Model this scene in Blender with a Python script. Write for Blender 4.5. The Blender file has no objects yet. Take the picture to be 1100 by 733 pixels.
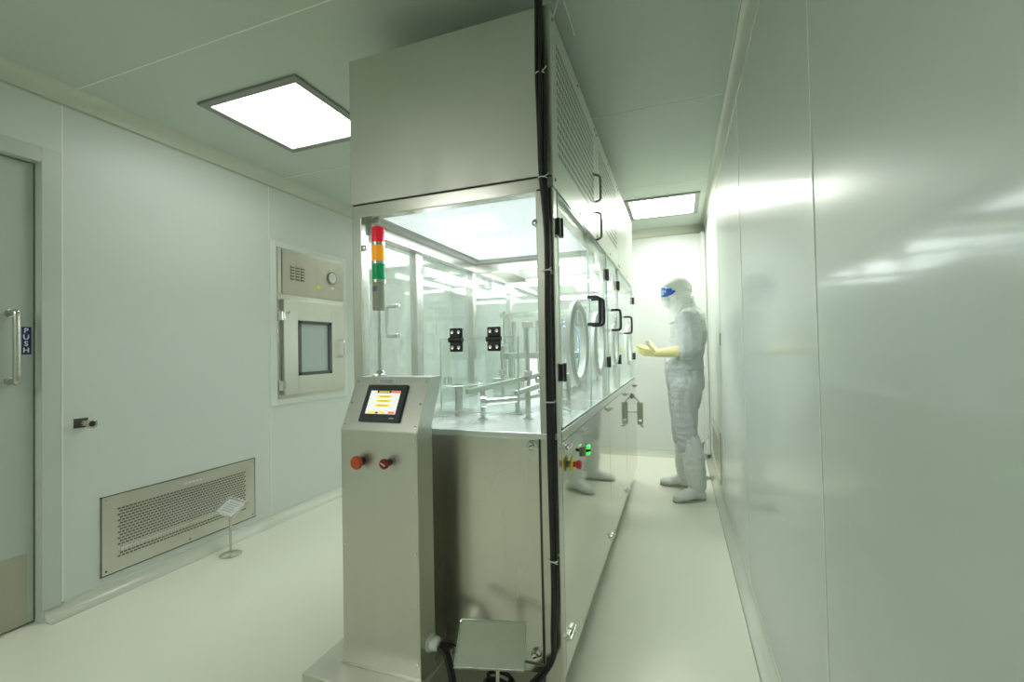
import bpy, bmesh, math, random
from mathutils import Vector, Matrix, noise
random.seed(7)
C = bpy.context.scene.collection
V = Vector
ORG = {}

# ------------------------------------------------------------------ helpers
def shade(bm):
    for f in bm.faces: f.smooth = True

class MB:
    """collects shapes; build() links them as one mesh object"""
    def __init__(s): s.bm = bmesh.new()
    def quad(s, pts):
        return s.bm.faces.new([s.bm.verts.new(V(p)) for p in pts])
    def box(s, x0, x1, y0, y1, z0, z1, bev=0.0, seg=2):
        b = bmesh.new()
        bmesh.ops.create_cube(b, size=1)
        for v in b.verts:
            v.co = V(((x0+x1)/2+v.co.x*(x1-x0), (y0+y1)/2+v.co.y*(y1-y0), (z0+z1)/2+v.co.z*(z1-z0)))
        if bev: bmesh.ops.bevel(b, geom=b.edges[:], offset=bev, segments=seg, affect='EDGES', profile=.6)
        return s.add(b)
    def add(s, b, M=None, smooth=False):
        if M is not None: bmesh.ops.transform(b, matrix=M, verts=b.verts[:])
        if smooth: shade(b)
        me = bpy.data.meshes.new('t'); b.to_mesh(me); b.free()
        s.bm.from_mesh(me); bpy.data.meshes.remove(me)
        return s
    def obox(s, c, ex, ey, ez, sx, sy, sz, bev=0.0):
        b = bmesh.new(); bmesh.ops.create_cube(b, size=1)
        for v in b.verts: v.co = V((v.co.x*sx, v.co.y*sy, v.co.z*sz))
        if bev: bmesh.ops.bevel(b, geom=b.edges[:], offset=bev, segments=2, affect='EDGES', profile=.6)
        ex, ey, ez = V(ex).normalized(), V(ey).normalized(), V(ez).normalized()
        M = Matrix((ex, ey, ez)).transposed().to_4x4(); M.translation = V(c)
        return s.add(b, M)
    def cyl(s, p, q, r, r2=None, n=24, bev=0.0):
        p, q = V(p), V(q); d = q-p
        prof = [(0, 0), (r, 0), ((r if r2 is None else r2), d.length), (0, d.length)]
        if bev: 
            rr = r if r2 is None else r2
            prof = [(0,0),(r-bev,0),(r,bev),(rr,d.length-bev),(rr-bev,d.length),(0,d.length)]
        return s.lathe(prof, p, d, n)
    def lathe(s, prof, p, d, n=24):
        d = V(d).normalized(); a = d.orthogonal().normalized(); c = d.cross(a)
        b = bmesh.new(); rings = []
        for r, h in prof:
            if r < 1e-6: rings.append([b.verts.new(V(p)+d*h)])
            else: rings.append([b.verts.new(V(p)+d*h+(a*math.cos(2*math.pi*k/n)+c*math.sin(2*math.pi*k/n))*r) for k in range(n)])
        for A, B in zip(rings, rings[1:]):
            for k in range(n):
                k2 = (k+1) % n
                if len(A) == 1 and len(B) == 1: continue
                if len(A) == 1: f = b.faces.new([A[0], B[k], B[k2]])
                elif len(B) == 1: f = b.faces.new([A[k], B[0], A[k2]])
                else: f = b.faces.new([A[k], B[k], B[k2], A[k2]])
                f.smooth = True
        bmesh.ops.recalc_face_normals(b, faces=b.faces[:])
        for e in b.edges:
            if len(e.link_faces) == 2 and e.calc_face_angle(0) > math.radians(38): e.smooth = False
        return s.add(b)
    def tube(s, pts, r, n=10, smooth_pts=True):
        pts = [V(p) for p in pts]
        if smooth_pts and len(pts) > 2: pts = spline(pts)
        b = bmesh.new(); rings = []
        t0 = (pts[1]-pts[0]).normalized(); a = t0.orthogonal().normalized()
        for i, p in enumerate(pts):
            t = (pts[min(i+1, len(pts)-1)]-pts[max(i-1, 0)]).normalized()
            a = (a-t*a.dot(t)).normalized(); c = t.cross(a)
            rr = r[i*len(r)//len(pts)] if isinstance(r, (list, tuple)) else r
            rings.append([b.verts.new(p+(a*math.cos(2*math.pi*k/n)+c*math.sin(2*math.pi*k/n))*rr) for k in range(n)])
        for A, B in zip(rings, rings[1:]):
            for k in range(n): b.faces.new([A[k], A[(k+1) % n], B[(k+1) % n], B[k]]).smooth = True
        b.faces.new(rings[0][::-1]); b.faces.new(rings[-1])
        bmesh.ops.recalc_face_normals(b, faces=b.faces[:])
        return s.add(b)
    def prism(s, poly, d):
        """poly: 3-D points of a planar polygon, extruded by vector d"""
        b = bmesh.new(); A = [b.verts.new(V(p)) for p in poly]; B = [b.verts.new(V(p)+V(d)) for p in poly]
        b.faces.new(A); b.faces.new(B[::-1]); n = len(A)
        for k in range(n): b.faces.new([A[k], A[(k+1) % n], B[(k+1) % n], B[k]])
        bmesh.ops.recalc_face_normals(b, faces=b.faces[:])
        return s.add(b)
    def sphere(s, c, r, sc=(1, 1, 1), n=16):
        b = bmesh.new(); bmesh.ops.create_uvsphere(b, u_segments=n, v_segments=n//2+2, radius=r)
        for v in b.verts: v.co = V((v.co.x*sc[0], v.co.y*sc[1], v.co.z*sc[2]))+V(c)
        return s.add(b, None, True)
    def perf(s, o, u, v, W, H, m, cw, ch, sw, sh, stag=True, mt=None, mb=None):
        """perforated sheet: rect at o spanned by u*W, v*H, margin m, cells cw x ch with slots sw x sh"""
        o, u, v = V(o), V(u).normalized(), V(v).normalized()
        P = lambda a, b_: o+u*a+v*b_
        mt = m if mt is None else mt; mb = m if mb is None else mb
        nx = int((W-2*m)/cw); ny = int((H-mt-mb)/ch); cw = (W-2*m)/nx; ch = (H-mt-mb)/ny
        R = lambda a0, a1, b0, b1: s.quad([P(a0, b0), P(a1, b0), P(a1, b1), P(a0, b1)])
        R(0, W, 0, mb); R(0, W, H-mt, H); R(0, m, mb, H-mt); R(W-m, W, mb, H-mt)
        for j in range(ny):
            off = cw/2 if (stag and j % 2) else 0
            b0 = mb+j*ch; b1 = b0+ch; n = nx-(1 if off else 0)
            if off: R(m, m+off, b0, b1); R(W-m-cw/2, W-m, b0, b1)
            for i in range(n):
                a0 = m+off+i*cw; a1 = a0+cw
                i0 = a0+(cw-sw)/2; i1 = a1-(cw-sw)/2; j0 = b0+(ch-sh)/2; j1 = b1-(ch-sh)/2
                R(a0, a1, b0, j0); R(a0, a1, j1, b1); R(a0, i0, j0, j1); R(i1, a1, j0, j1)
        return s
    def build(s, name, mat, parent=None):
        bm = s.bm
        bmesh.ops.remove_doubles(bm, verts=bm.verts[:], dist=1e-6) if False else None
        lo = V((min(v.co[i] for v in bm.verts) for i in range(3))); hi = V((max(v.co[i] for v in bm.verts) for i in range(3)))
        c = (lo+hi)/2
        for v in bm.verts: v.co -= c
        me = bpy.data.meshes.new(name); bm.to_mesh(me); bm.free()
        if mat: me.materials.append(mat)
        o = bpy.data.objects.new(name, me); C.objects.link(o)
        place(o, c, parent)
        return o

def place(o, c, parent):
    ORG[o.name] = V(c)
    if parent is not None:
        o.parent = parent; o.location = V(c)-ORG[parent.name]
    else: o.location = V(c)

def spline(pts, k=8):
    out = []; n = len(pts)
    for i in range(n-1):
        p0, p1, p2, p3 = pts[max(i-1, 0)], pts[i], pts[i+1], pts[min(i+2, n-1)]
        for j in range(k):
            t = j/k
            out.append(.5*((2*p1)+(-p0+p2)*t+(2*p0-5*p1+4*p2-p3)*t*t+(-p0+3*p1-3*p2+p3)*t**3))
    out.append(pts[-1]); return out

def tag(o, label=None, cat=None, group=None, kind=None):
    if label: o['label'] = label
    if cat: o['category'] = cat
    if group: o['group'] = group
    if kind: o['kind'] = kind
    return o
def thing(name, label, cat, loc, group=None):
    o = bpy.data.objects.new(name, None); C.objects.link(o); o.empty_display_size = .1
    place(o, loc, None); return tag(o, label, cat, group)
def struct(name, mb, m): return tag(mb.build(name, m), kind='structure')
def bx(name, m, parent, x0, x1, y0, y1, z0, z1, bev=.002): return MB().box(x0, x1, y0, y1, z0, z1, bev).build(name, m, parent)

# ------------------------------------------------------------------ materials
def mat(name, col, rough=.5, metal=0, spec=.5, bump=None, coat=0, coat_r=.1, emit=None, var=None, rvar=None, aniso=None, sss=0):
    m = bpy.data.materials.new(name); m.use_nodes = True
    nt = m.node_tree; N = nt.nodes; L = nt.links; b = N['Principled BSDF']
    b.inputs['Base Color'].default_value = (*col, 1); b.inputs['Roughness'].default_value = rough
    b.inputs['Metallic'].default_value = metal; b.inputs['Specular IOR Level'].default_value = spec
    b.inputs['Coat Weight'].default_value = coat; b.inputs['Coat Roughness'].default_value = coat_r
    if sss: b.inputs['Subsurface Weight'].default_value = sss; b.inputs['Subsurface Scale'].default_value = .02
    if emit: b.inputs['Emission Color'].default_value = (*emit[0], 1); b.inputs['Emission Strength'].default_value = emit[1]
    tc = N.new('ShaderNodeTexCoord')
    def noi(sc, scale, detail=3):
        mp = N.new('ShaderNodeMapping'); mp.inputs['Scale'].default_value = sc; L.new(tc.outputs['Object'], mp.inputs[0])
        n = N.new('ShaderNodeTexNoise'); n.inputs['Scale'].default_value = scale; n.inputs['Detail'].default_value = detail
        L.new(mp.outputs[0], n.inputs['Vector']); return n.outputs['Fac']
    if var:   # (stretch, scale, amount)
        f = noi(var[0], var[1]); mx = N.new('ShaderNodeMix'); mx.data_type = 'RGBA'
        a = var[2]; mx.inputs[6].default_value = (*[c*(1-a) for c in col], 1); mx.inputs[7].default_value = (*[min(1, c*(1+a)) for c in col], 1)
        L.new(f, mx.inputs[0]); L.new(mx.outputs[2], b.inputs['Base Color'])
    if rvar:
        f = noi(rvar[0], rvar[1]); mr = N.new('ShaderNodeMapRange'); mr.inputs['From Min'].default_value = .3; mr.inputs['From Max'].default_value = .7
        mr.inputs['To Min'].default_value = rough-rvar[2]; mr.inputs['To Max'].default_value = rough+rvar[2]
        L.new(f, mr.inputs[0]); L.new(mr.outputs[0], b.inputs['Roughness'])
    if bump:  # (stretch, scale, strength, distance)
        f = noi(bump[0], bump[1], 4); bp = N.new('ShaderNodeBump'); bp.inputs['Strength'].default_value = bump[2]; bp.inputs['Distance'].default_value = bump[3]
        L.new(f, bp.inputs['Height']); L.new(bp.outputs[0], b.inputs['Normal'])
    return m

def glass(name, tint=(.975, .99, .985), haze=.035, refl=1.0):
    m = bpy.data.materials.new(name); m.use_nodes = True
    nt = m.node_tree; N = nt.nodes; L = nt.links
    for n in list(N): N.remove(n)
    out = N.new('ShaderNodeOutputMaterial'); tr = N.new('ShaderNodeBsdfTransparent'); gl = N.new('ShaderNodeBsdfGlossy'); df = N.new('ShaderNodeBsdfDiffuse')
    tr.inputs[0].default_value = (*tint, 1); gl.inputs['Roughness'].default_value = .02; gl.inputs[0].default_value = (.95, 1, .98, 1); df.inputs[0].default_value = (.8, .86, .84, 1)
    fr = N.new('ShaderNodeFresnel'); geo = N.new('ShaderNodeNewGeometry'); ir = N.new('ShaderNodeMapRange')   # same reflectance on both faces of the sheet
    ir.inputs['To Min'].default_value = 1.45; ir.inputs['To Max'].default_value = 1/1.45; L.new(geo.outputs['Backfacing'], ir.inputs[0]); L.new(ir.outputs[0], fr.inputs[0])
    mu = N.new('ShaderNodeMath'); mu.operation = 'MULTIPLY'; mu.inputs[1].default_value = refl; L.new(fr.outputs[0], mu.inputs[0])
    tc = N.new('ShaderNodeTexCoord'); no = N.new('ShaderNodeTexNoise'); no.inputs['Scale'].default_value = 9; no.inputs['Detail'].default_value = 8; no.inputs['Roughness'].default_value = .7
    L.new(tc.outputs['Object'], no.inputs['Vector'])
    mr = N.new('ShaderNodeMapRange'); tl = N.new('ShaderNodeBsdfTranslucent'); tl.inputs[0].default_value = (.85, .9, .89, 1); hz = N.new('ShaderNodeMixShader'); hz.inputs[0].default_value = .5
    L.new(df.outputs[0], hz.inputs[1]); L.new(tl.outputs[0], hz.inputs[2])
    mr.inputs['From Min'].default_value = .42; mr.inputs['From Max'].default_value = .75
    mr.inputs['To Min'].default_value = haze*.5; mr.inputs['To Max'].default_value = haze*3; L.new(no.outputs['Fac'], mr.inputs[0])
    m1 = N.new('ShaderNodeMixShader'); m2 = N.new('ShaderNodeMixShader')
    L.new(mr.outputs[0], m1.inputs[0]); L.new(tr.outputs[0], m1.inputs[1]); L.new(hz.outputs[0], m1.inputs[2])
    L.new(mu.outputs[0], m2.inputs[0]); L.new(m1.outputs[0], m2.inputs[1]); L.new(gl.outputs[0], m2.inputs[2])
    L.new(m2.outputs[0], out.inputs[0]); return m

M_wall = mat('wall_paint', (.61, .655, .608), .42, spec=.4)
M_wallr = mat('glossy_wall_paint', (.62, .675, .615), .42, spec=.35, coat=.5, coat_r=.095)
M_farwall = mat('far_wall_paint', (.60, .635, .605), .35, spec=.3)
M_ceil = mat('ceiling_paint', (.54, .60, .53), .42, spec=.3)
M_floor = mat('floor_epoxy', (.80, .80, .68), .3, spec=.4, coat=.25, coat_r=.25, var=((1, 1, 1), 1.2, .03))
M_trim = mat('cove_trim', (.60, .625, .53), .3)
M_cove = mat('floor_cove', (.68, .70, .60), .22)
M_seam = mat('seam_sealant', (.80, .84, .77), .5)
M_door = mat('door_leaf_paint', (.44, .50, .44), .3)
M_surr = mat('hatch_surround_paint', (.68, .73, .67), .35)
M_kick = mat('kick_plate_steel', (.46, .45, .38), .36, 1, bump=((40, 40, .6), 12, .12, .002), var=((3, 3, .4), 5, .1))
M_casing = mat('door_casing_paint', (.50, .55, .49), .3)
M_panelst = mat('front_panel_steel', (.68, .67, .60), .25, 1, bump=((40, 40, .6), 12, .06, .001), rvar=((3, 3, .6), 2, .05), var=((2, 2, .5), 3, .05))
M_steel = mat('brushed_steel', (.64, .635, .575), .38, 1, bump=((40, 40, .6), 12, .10, .002), rvar=((1.2, 1.2, .4), 4, .07), var=((3, 3, .5), 3, .06))
M_steelh = mat('hood_steel', (.60, .60, .54), .42, 1, bump=((8, 8, 30), 6, .05, .002), rvar=((2, 2, 1), 3, .07), var=((1.5, 1.5, .6), 2.5, .07))
M_steelf = mat('frame_steel', (.62, .61, .55), .24, 1, bump=((30, 30, 1), 10, .05, .001))
M_mirror = mat('polished_steel', (.72, .725, .66), .06, 1, rvar=((1, 1, 1), 2, .02), bump=((1, .5, .7), 1.3, .012, .02))
M_side = mat('bright_side_steel', (.72, .73, .67), .17, 1)
M_hside = mat('hood_side_steel', (.74, .76, .69), .3, .8)
M_chrome = mat('chrome', (.8, .8, .76), .1, 1)
M_work = mat('worktop_steel', (.74, .77, .75), .22, .55, rvar=((1, 1, 1), 6, .05))
M_gask = mat('window_gasket_grey', (.10, .11, .105), .4)
M_tray = mat('tray_steel', (.70, .69, .61), .4, .75, bump=((6, 6, 6), 6, .1, .002), var=((1, 1, 1), 14, .06))
M_dark = mat('dark_recess', (.06, .065, .055), .7)
M_duct = mat('duct_interior', (.16, .17, .14), .55)
M_black = mat('black_plastic', (.018, .019, .018), .38)
M_cable = mat('cable_rubber', (.014, .015, .014), .42, bump=((1, 1, 1), 60, .2, .001))
M_white = mat('white_plastic', (.78, .80, .76), .4)
M_tie = mat('cable_tie_white', (.75, .77, .7), .5)
M_grey = mat('grey_plastic', (.33, .33, .27), .45)
M_liner = mat('cabin_liner_glow', (.78, .81, .82), .45, emit=((.88, .94, 1), .45))  # emission adds a glow to cabin ceiling and drive housing, neither a lamp
M_panel = mat('light_diffuser', (.95, .97, .95), .5, emit=((.97, 1, .94), 7))
M_panel2 = mat('light_diffuser_bright', (.95, .97, .95), .5, emit=((.97, 1, .93), 28))
M_tube = mat('lamp_tube', (.95, .97, 1), .4, emit=((.93, 1, 1), 7))
M_lframe = mat('light_frame', (.25, .27, .24), .4)
M_glass = glass('clear_glass')
M_glass2 = glass('side_door_glass', (.98, .992, .985), .02, .6)
M_acr = glass('acrylic_sheet', (.95, .98, .97), .012, .6)
M_acre = mat('acrylic_edge', (.62, .72, .68), .25)
M_red = mat('red_lens', (.65, .02, .04), .2, emit=((.8, .02, .05), .25)); M_amber = mat('amber_lens', (.95, .38, .02), .2, emit=((1, .35, .02), .3)); M_green = mat('green_lens', (.01, .33, .13), .2, emit=((.0, .4, .15), .12))
M_button = mat('orange_red_button', (.62, .09, .03), .35); M_dred = mat('dark_red_button', (.25, .015, .012), .25)
M_yellow = mat('yellow_ring', (.85, .7, .03), .4); M_rede = mat('red_button', (.7, .06, .06), .35)
M_glow = mat('green_indicator', (.05, .9, .1), .3, emit=((.02, 1, .05), 1.6))
M_bezel = mat('screen_bezel', (.045, .055, .062), .35)
M_screen = mat('screen_lit', (.8, .8, .78), .3, emit=((.95, .95, .92), .55))
M_scy = mat('screen_yellow', (.9, .7, .05), .4, emit=((1, .75, .03), .6)); M_scr = mat('screen_red', (.8, .2, .1), .4, emit=((1, .25, .12), .5)); M_scd = mat('screen_dark', (.12, .1, .08), .4)
M_navy = mat('navy_sign', (.012, .018, .13), .4); M_letter = mat('white_lettering', (.8, .82, .85), .5)
M_suit = mat('coverall_fabric', (.58, .615, .60), .6, spec=.2, bump=((1, 1, .5), 30, .6, .02), var=((1, 1, .3), 12, .05))
M_hood = mat('hood_fabric', (.80, .83, .78), .6, spec=.25, bump=((1, 1, 1), 40, .4, .008))
M_boot = mat('boot_cover_fabric', (.74, .77, .74), .55, spec=.3, bump=((1, 1, 1), 30, .4, .008))
M_sole = mat('sole', (.42, .42, .35), .6)
M_glove = mat('latex_glove', (.80, .74, .36), .38, spec=.4, sss=.15, bump=((1, 1, 1), 35, .25, .004))
M_skin = mat('skin', (.5, .3, .2), .5, sss=.1); M_lens = glass('goggle_lens', (.6, .78, .95), .1, 1.2); M_blue = mat('blue_goggle_frame', (.03, .12, .62), .3)
M_hair = mat('dark_hair', (.02, .015, .012), .6); M_eye = mat('dark_eye', (.03, .02, .02), .2)
M_paper = mat('printed_card', (.78, .8, .78), .4); M_ink = mat('ink', (.2, .22, .3), .6)
M_bhose = mat('blue_hose', (.1, .3, .7), .4); M_port = mat('white_port_ring', (.80, .82, .78), .4)
M_arrow = mat('yellow_green_arrow', (.55, .65, .05), .5); M_ltag = mat('metal_label', (.55, .55, .5), .4, .3)
M_pwin = mat('hatch_window_glass', (.42, .50, .47), .08, spec=.6)

# ------------------------------------------------------------------ camera
f_px = 487.75; yaw, pitch, roll = map(math.radians, (-20.058, 1.089, -1.15))
fw = V((math.sin(yaw)*math.cos(pitch), math.cos(yaw)*math.cos(pitch), math.sin(pitch)))
rt = V((math.cos(yaw), -math.sin(yaw), 0)); up = rt.cross(fw)
r2 = rt*math.cos(roll)+up*math.sin(roll); u2 = up*math.cos(roll)-rt*math.sin(roll)
cam = bpy.data.cameras.new('camera'); co = bpy.data.objects.new('camera', cam); C.objects.link(co)
Mx = Matrix((r2, u2, -fw)).transposed().to_4x4(); Mx.translation = V((0, 0, 1.2)); co.matrix_world = Mx
cam.sensor_width = 36; cam.lens = f_px/1100*36; cam.clip_start = .02
bpy.context.scene.camera = co

# ------------------------------------------------------------------ room shell
XL, XR, YF, YB, ZC = -2.74, .30, 5.25, -1.7, 2.5
b = MB(); b.box(XL-.15, XR+.1, YB-.1, YF+.1, -.1, 0); struct('floor', b, M_floor)
b = MB(); b.box(XL-.15, XR+.1, YB-.1, YF+.1, ZC, ZC+.1); struct('ceiling', b, M_ceil)
b = MB()   # left wall with the door opening
DY0, DY1, DZ = .22, 1.213, 2.11
b.box(XL-.1, XL, DY1, YF, 0, ZC); b.box(XL-.1, XL, YB, DY0, 0, ZC); b.box(XL-.1, XL, DY0, DY1, DZ, ZC)
struct('wall_left', b, M_wall)
b = MB(); b.box(XR, XR+.1, YB, YF, 0, ZC); struct('wall_right', b, M_wallr)
b = MB(); b.box(XL-.1, XR+.1, YF, YF+.1, 0, ZC); struct('wall_far', b, M_farwall)
b = MB(); b.box(XL-.1, XR+.1, YB-.1, YB, 0, ZC); struct('wall_back', b, M_wall)

def cove(name, p, q, inward, top, r, m, n=8):
    """quarter-round trim along p->q; hollow face towards the room"""
    p, q, w = V(p), V(q), V(inward); zz = V((0, 0, -1 if top else 1))
    base = [w*0, w*r*(1 if not top else .55)]
    rw = r if not top else r*.5
    poly = [V((0, 0, 0))]
    for k in range(n+1):
        a = math.pi/2*k/n
        poly.append(w*(rw*(1-math.sin(a)))+zz*(r*(1-math.cos(a))))
    b = MB(); pr = [p+v for v in poly]
    bb = bmesh.new(); A = [bb.verts.new(v) for v in pr]; B = [bb.verts.new(v+(q-p)) for v in pr]
    bb.faces.new(A); bb.faces.new(B[::-1])
    for k in range(len(A)):
        f = bb.faces.new([A[k], A[(k+1) % len(A)], B[(k+1) % len(A)], B[k]])
        f.smooth = 0 < k < len(A)-1
    bmesh.ops.recalc_face_normals(bb, faces=bb.faces[:]); b.add(bb)
    if top:   # two thin ribs on the moulding
        for fr in (.0, 1.0):
            c0 = p+w*(rw*(1-fr))*1.0+zz*(r*fr); b.tube([c0, c0+(q-p)], .0035, 6, False)
    return struct(name, b, m)
cove('baseboard_left', (XL, DY1+.01, 0), (XL, YF, 0), (1, 0, 0), False, .06, M_cove)
cove('baseboard_right', (XR, YB, 0), (XR, YF, 0), (-1, 0, 0), False, .055, M_cove)
cove('baseboard_far', (XL, YF, 0), (XR, YF, 0), (0, -1, 0), False, .055, M_cove)
cove('trim_1', (XL, YB, ZC), (XL, YF, ZC), (1, 0, 0), True, .088, M_trim)
cove('trim_2', (XR, YB, ZC), (XR, YF, ZC), (-1, 0, 0), True, .088, M_trim)
cove('trim_3', (XL, YF, ZC), (XR, YF, ZC), (0, -1, 0), True, .088, M_trim)
# panel seams of walls and ceiling
k = 4
for y in (1.289, 2.455, 3.62, 4.8):
    b = MB(); b.box(XL-.002, XL+.0015, y-.003, y+.003, .06, 2.41); struct('trim_%d' % k, b, M_seam); k += 1
for y in (-.05, 1.21, 2.46, 3.7):
    b = MB(); b.box(XR-.0012, XR+.002, y-.0025, y+.0025, .055, 2.41); struct('trim_%d' % k, b, M_seam); k += 1
for y in (.12, 1.325, 2.56, 3.83):
    b = MB(); b.box(XL+.04, XR-.04, y-.003, y+.003, ZC-.0015, ZC+.002); struct('trim_%d' % k, b, M_seam); k += 1
for x in (-1.9, -.75):
    b = MB(); b.box(x-.003, x+.003, YF-.0015, YF+.002, .055, 2.41); struct('trim_%d' % k, b, M_seam); k += 1
b = MB(); b.box(XR-.05, XR, YF-.05, YF, .05, 2.42, .02, 4); struct('trim_%d' % k, b, M_farwall); k += 1   # rounded inner corner

# door in the left wall
dr = bpy.data.objects.new('door_1', None); C.objects.link(dr); place(dr, (XL-.05, (DY0+DY1)/2, 0), None); tag(dr, kind='structure')
bx('door_leaf', M_door, dr, XL-.09, XL-.045, DY0+.006, DY1-.006, .012, DZ-.006, .002)
kp = MB(); kp.box(XL-.045, XL-.043, DY0+.03, DY1-.03, .02, .325, .0008); kp.build('kick_plate', M_kick, dr)
b = MB(); b.box(XL, XL+.006, DY1, DY1+.07, .05, DZ+.07, .002); b.box(XL, XL+.006, DY0-.07, DY1, DZ, DZ+.07, .002); b.box(XL, XL+.006, DY0-.07, DY0, 0, DZ, .002); b.build('door_casing', M_casing, dr)
hx = XL-.045
b = MB(); b.tube([(hx, 1.125, 1.405), (hx+.045, 1.125, 1.405), (hx+.062, 1.125, 1.385), (hx+.062, 1.125, 1.125), (hx+.045, 1.125, 1.105), (hx, 1.125, 1.105)], .0135, 14)
b.cyl((hx, 1.125, 1.405), (hx+.004, 1.125, 1.405), .017); b.cyl((hx, 1.125, 1.105), (hx+.004, 1.125, 1.105), .017)
b.build('door_handle', M_steelf, dr)

def text(body, size, M4, m, name, parent, depth=.0006, align='CENTER'):
    cu = bpy.data.curves.new(name, 'FONT'); cu.body = body; cu.size = size; cu.align_x = align; cu.align_y = 'CENTER'; cu.extrude = depth; cu.offset = size*.02; cu.resolution_u = 3
    t = bpy.data.objects.new('tmp_text', cu); C.objects.link(t)
    me = bpy.data.meshes.new_from_object(t.evaluated_get(bpy.context.evaluated_depsgraph_get())); bpy.data.objects.remove(t)
    me.transform(M4); bm = bmesh.new(); bm.from_mesh(me); q = MB(); q.bm = bm
    return q.build(name, m, parent)
def frame(o, ex, ey):
    ex, ey = V(ex).normalized(), V(ey).normalized(); M4 = Matrix((ex, ey, ex.cross(ey))).transposed().to_4x4(); M4.translation = V(o); return M4
sg = thing('push_sign', 'small navy blue vertical sign reading PUSH beside the door pull', 'sign', (hx, 1.181, 1.285))
sg2 = bx('sign_plate', M_navy, sg, hx, hx+.0015, 1.163, 1.199, 1.222, 1.348, .0005)
for i, ch in enumerate('PUSH'):
    text(ch, .031, frame((hx+.002, 1.181, 1.330-i*.0297), (0, 1, 0), (0, 0, 1)), M_letter, 'letter', sg)

# round pipe stub on the left wall
t = thing('wall_stop', 'short steel door stop tube with open round end on the left wall', 'door stop', (XL, 1.36, .885))
bx('mounting_plate', M_dark, t, XL, XL+.004, 1.332, 1.388, .862, .908, .001)
b = MB(); b.cyl((XL+.003, 1.36, .885), (XL+.075, 1.36, .885), .013); b.build('tube', M_steelf, t)
b = MB(); b.lathe([(.013, 0), (.021, .002), (.022, .02), (.014, .021), (.013, .012), (0, .011)], (XL+.07, 1.36, .885), (1, 0, 0)); b.build('end_collar', M_steelf, t)
b = MB(); b.cyl((XL+.08, 1.36, .885), (XL+.0825, 1.36, .885), .0125); b.build('bore', M_dark, t)

# perforated air return grilles
def grille(name, label, x, s, y0, y1, z0, z1):
    g = thing(name, label, 'air grille', (x, (y0+y1)/2, z0)); W, H = y1-y0, z1-z0
    b = MB(); b.box(min(x, x+s*.002), max(x, x+s*.002), y0+.03, y1-.03, z0+.03, z1-.03); b.build('duct_backing', M_duct, g)
    b = MB(); b.perf((x+s*.009, y0, z0), (0, 1, 0), (0, 0, 1), W, H, .07, .0185, .0150, .0145, .0082, True); b.build('perforated_plate', M_steel, g)
    b = MB()
    for a in ((y0, y0+.004, z0, z1), (y1-.004, y1, z0, z1), (y0, y1, z0, z0+.004), (y0, y1, z1-.004, z1)):
        b.box(min(x, x+s*.009), max(x, x+s*.009), *a)
    b.build('rim', M_steelf, g)
    for (yy, zz) in ((y0+.022, z0+.022), (y1-.022, z0+.022), (y0+.022, z1-.022), (y1-.022, z1-.022), ((y0+y1)/2, z0+.022), ((y0+y1)/2, z1-.02)):
        b = MB(); b.lathe([(.005, 0), (.004, .002), (0, .0025)], (x+s*.009, yy, zz), (s, 0, 0), 10); b.build('screw', M_dark if zz < z0+.03 else M_chrome, g)
    b = MB(); b.box(min(x+s*.003, x+s*.007), max(x+s*.003, x+s*.007), y0+.06, y1-.06, z0+.10, z0+.125); b.build('inner_rail', M_side, g)
    return g
g = grille('return_grille', 'perforated stainless air return grille low on the left wall', XL, 1, 1.436, 2.317, .10, .498)
b = MB()
for i in range(5): b.box(XL+.009, XL+.0102, 1.845+i*.022, 1.862+i*.022, .448, .459, .0003)
b.build('label_strip', M_white, g)
grille('return_grille', 'stainless air return grille on the right wall near the far corner', XR, -1, 3.95, 4.80, .10, .50)

# pass-through hatch set in the left wall
P = thing('pass_through_hatch', 'stainless steel pass-through hatch with windowed door and pressure gauge in left wall', 'pass box', (XL, 2.86, .87))
b = MB()
for a in ((2.455, 2.512, .828, 2.03), (3.206, 3.256, .828, 2.03), (2.512, 3.206, 1.987, 2.03), (2.512, 3.206, .828, .87)): b.box(XL, XL+.008, *a, .003)
b.build('surround', M_surr, P)
bx('back_frame', M_steelf, P, XL, XL+.010, 2.512, 3.206, .87, 1.987, .002)
up_ = bx('control_panel', M_kick, P, XL+.010, XL+.022, 2.55, 3.196, 1.645, 1.972, .003)
bx('side_flange', M_steel, P, XL+.010, XL+.018, 2.514, 2.546, 1.645, 1.98, .002)
for i in range(3):
    for j in range(4):
        for kx in range(2):
            pass
b = MB()
for i in range(3):
    for j in range(5): b.box(XL+.022, XL+.0232, 2.625+i*.05, 2.662+i*.05, 1.762+j*.022, 1.770+j*.022)
    b.box(XL+.022, XL+.0232, 2.625+i*.05, 2.628+i*.05, 1.755, 1.87)
b.build('speaker_slots', M_dark, up_)
gz = (3.06, 1.83)
b = MB(); b.lathe([(.052, 0), (.054, .008), (.050, .011), (.045, .011), (.044, .009), (0, .009)], (XL+.022, *gz), (1, 0, 0), 36); gg = b.build('pressure_gauge', M_grey, up_)
b = MB(); b.cyl((XL+.031, *gz), (XL+.0322, *gz), .042, n=32); b.build('gauge_dial', M_white, up_)
b = MB(); b.obox((XL+.0328, gz[0]-.008, gz[1]+.006), (1, 0, 0), (0, .8, -.6), (0, .6, .8), .001, .034, .002); b.build('gauge_needle', M_ink, up_)
bx('gauge_tag', M_white, up_, XL+.022, XL+.0232, 3.045, 3.08, 1.735, 1.755, .0003)
b = MB(); ay, az = 2.90, 1.735
b.prism([(XL+.022, ay-.04, az-.008), (XL+.022, ay, az-.008), (XL+.022, ay, az-.022), (XL+.022, ay+.035, az), (XL+.022, ay, az+.022), (XL+.022, ay, az+.008), (XL+.022, ay-.04, az+.008)], (.0012, 0, 0)); b.build('arrow_sticker', M_arrow, up_)
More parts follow.
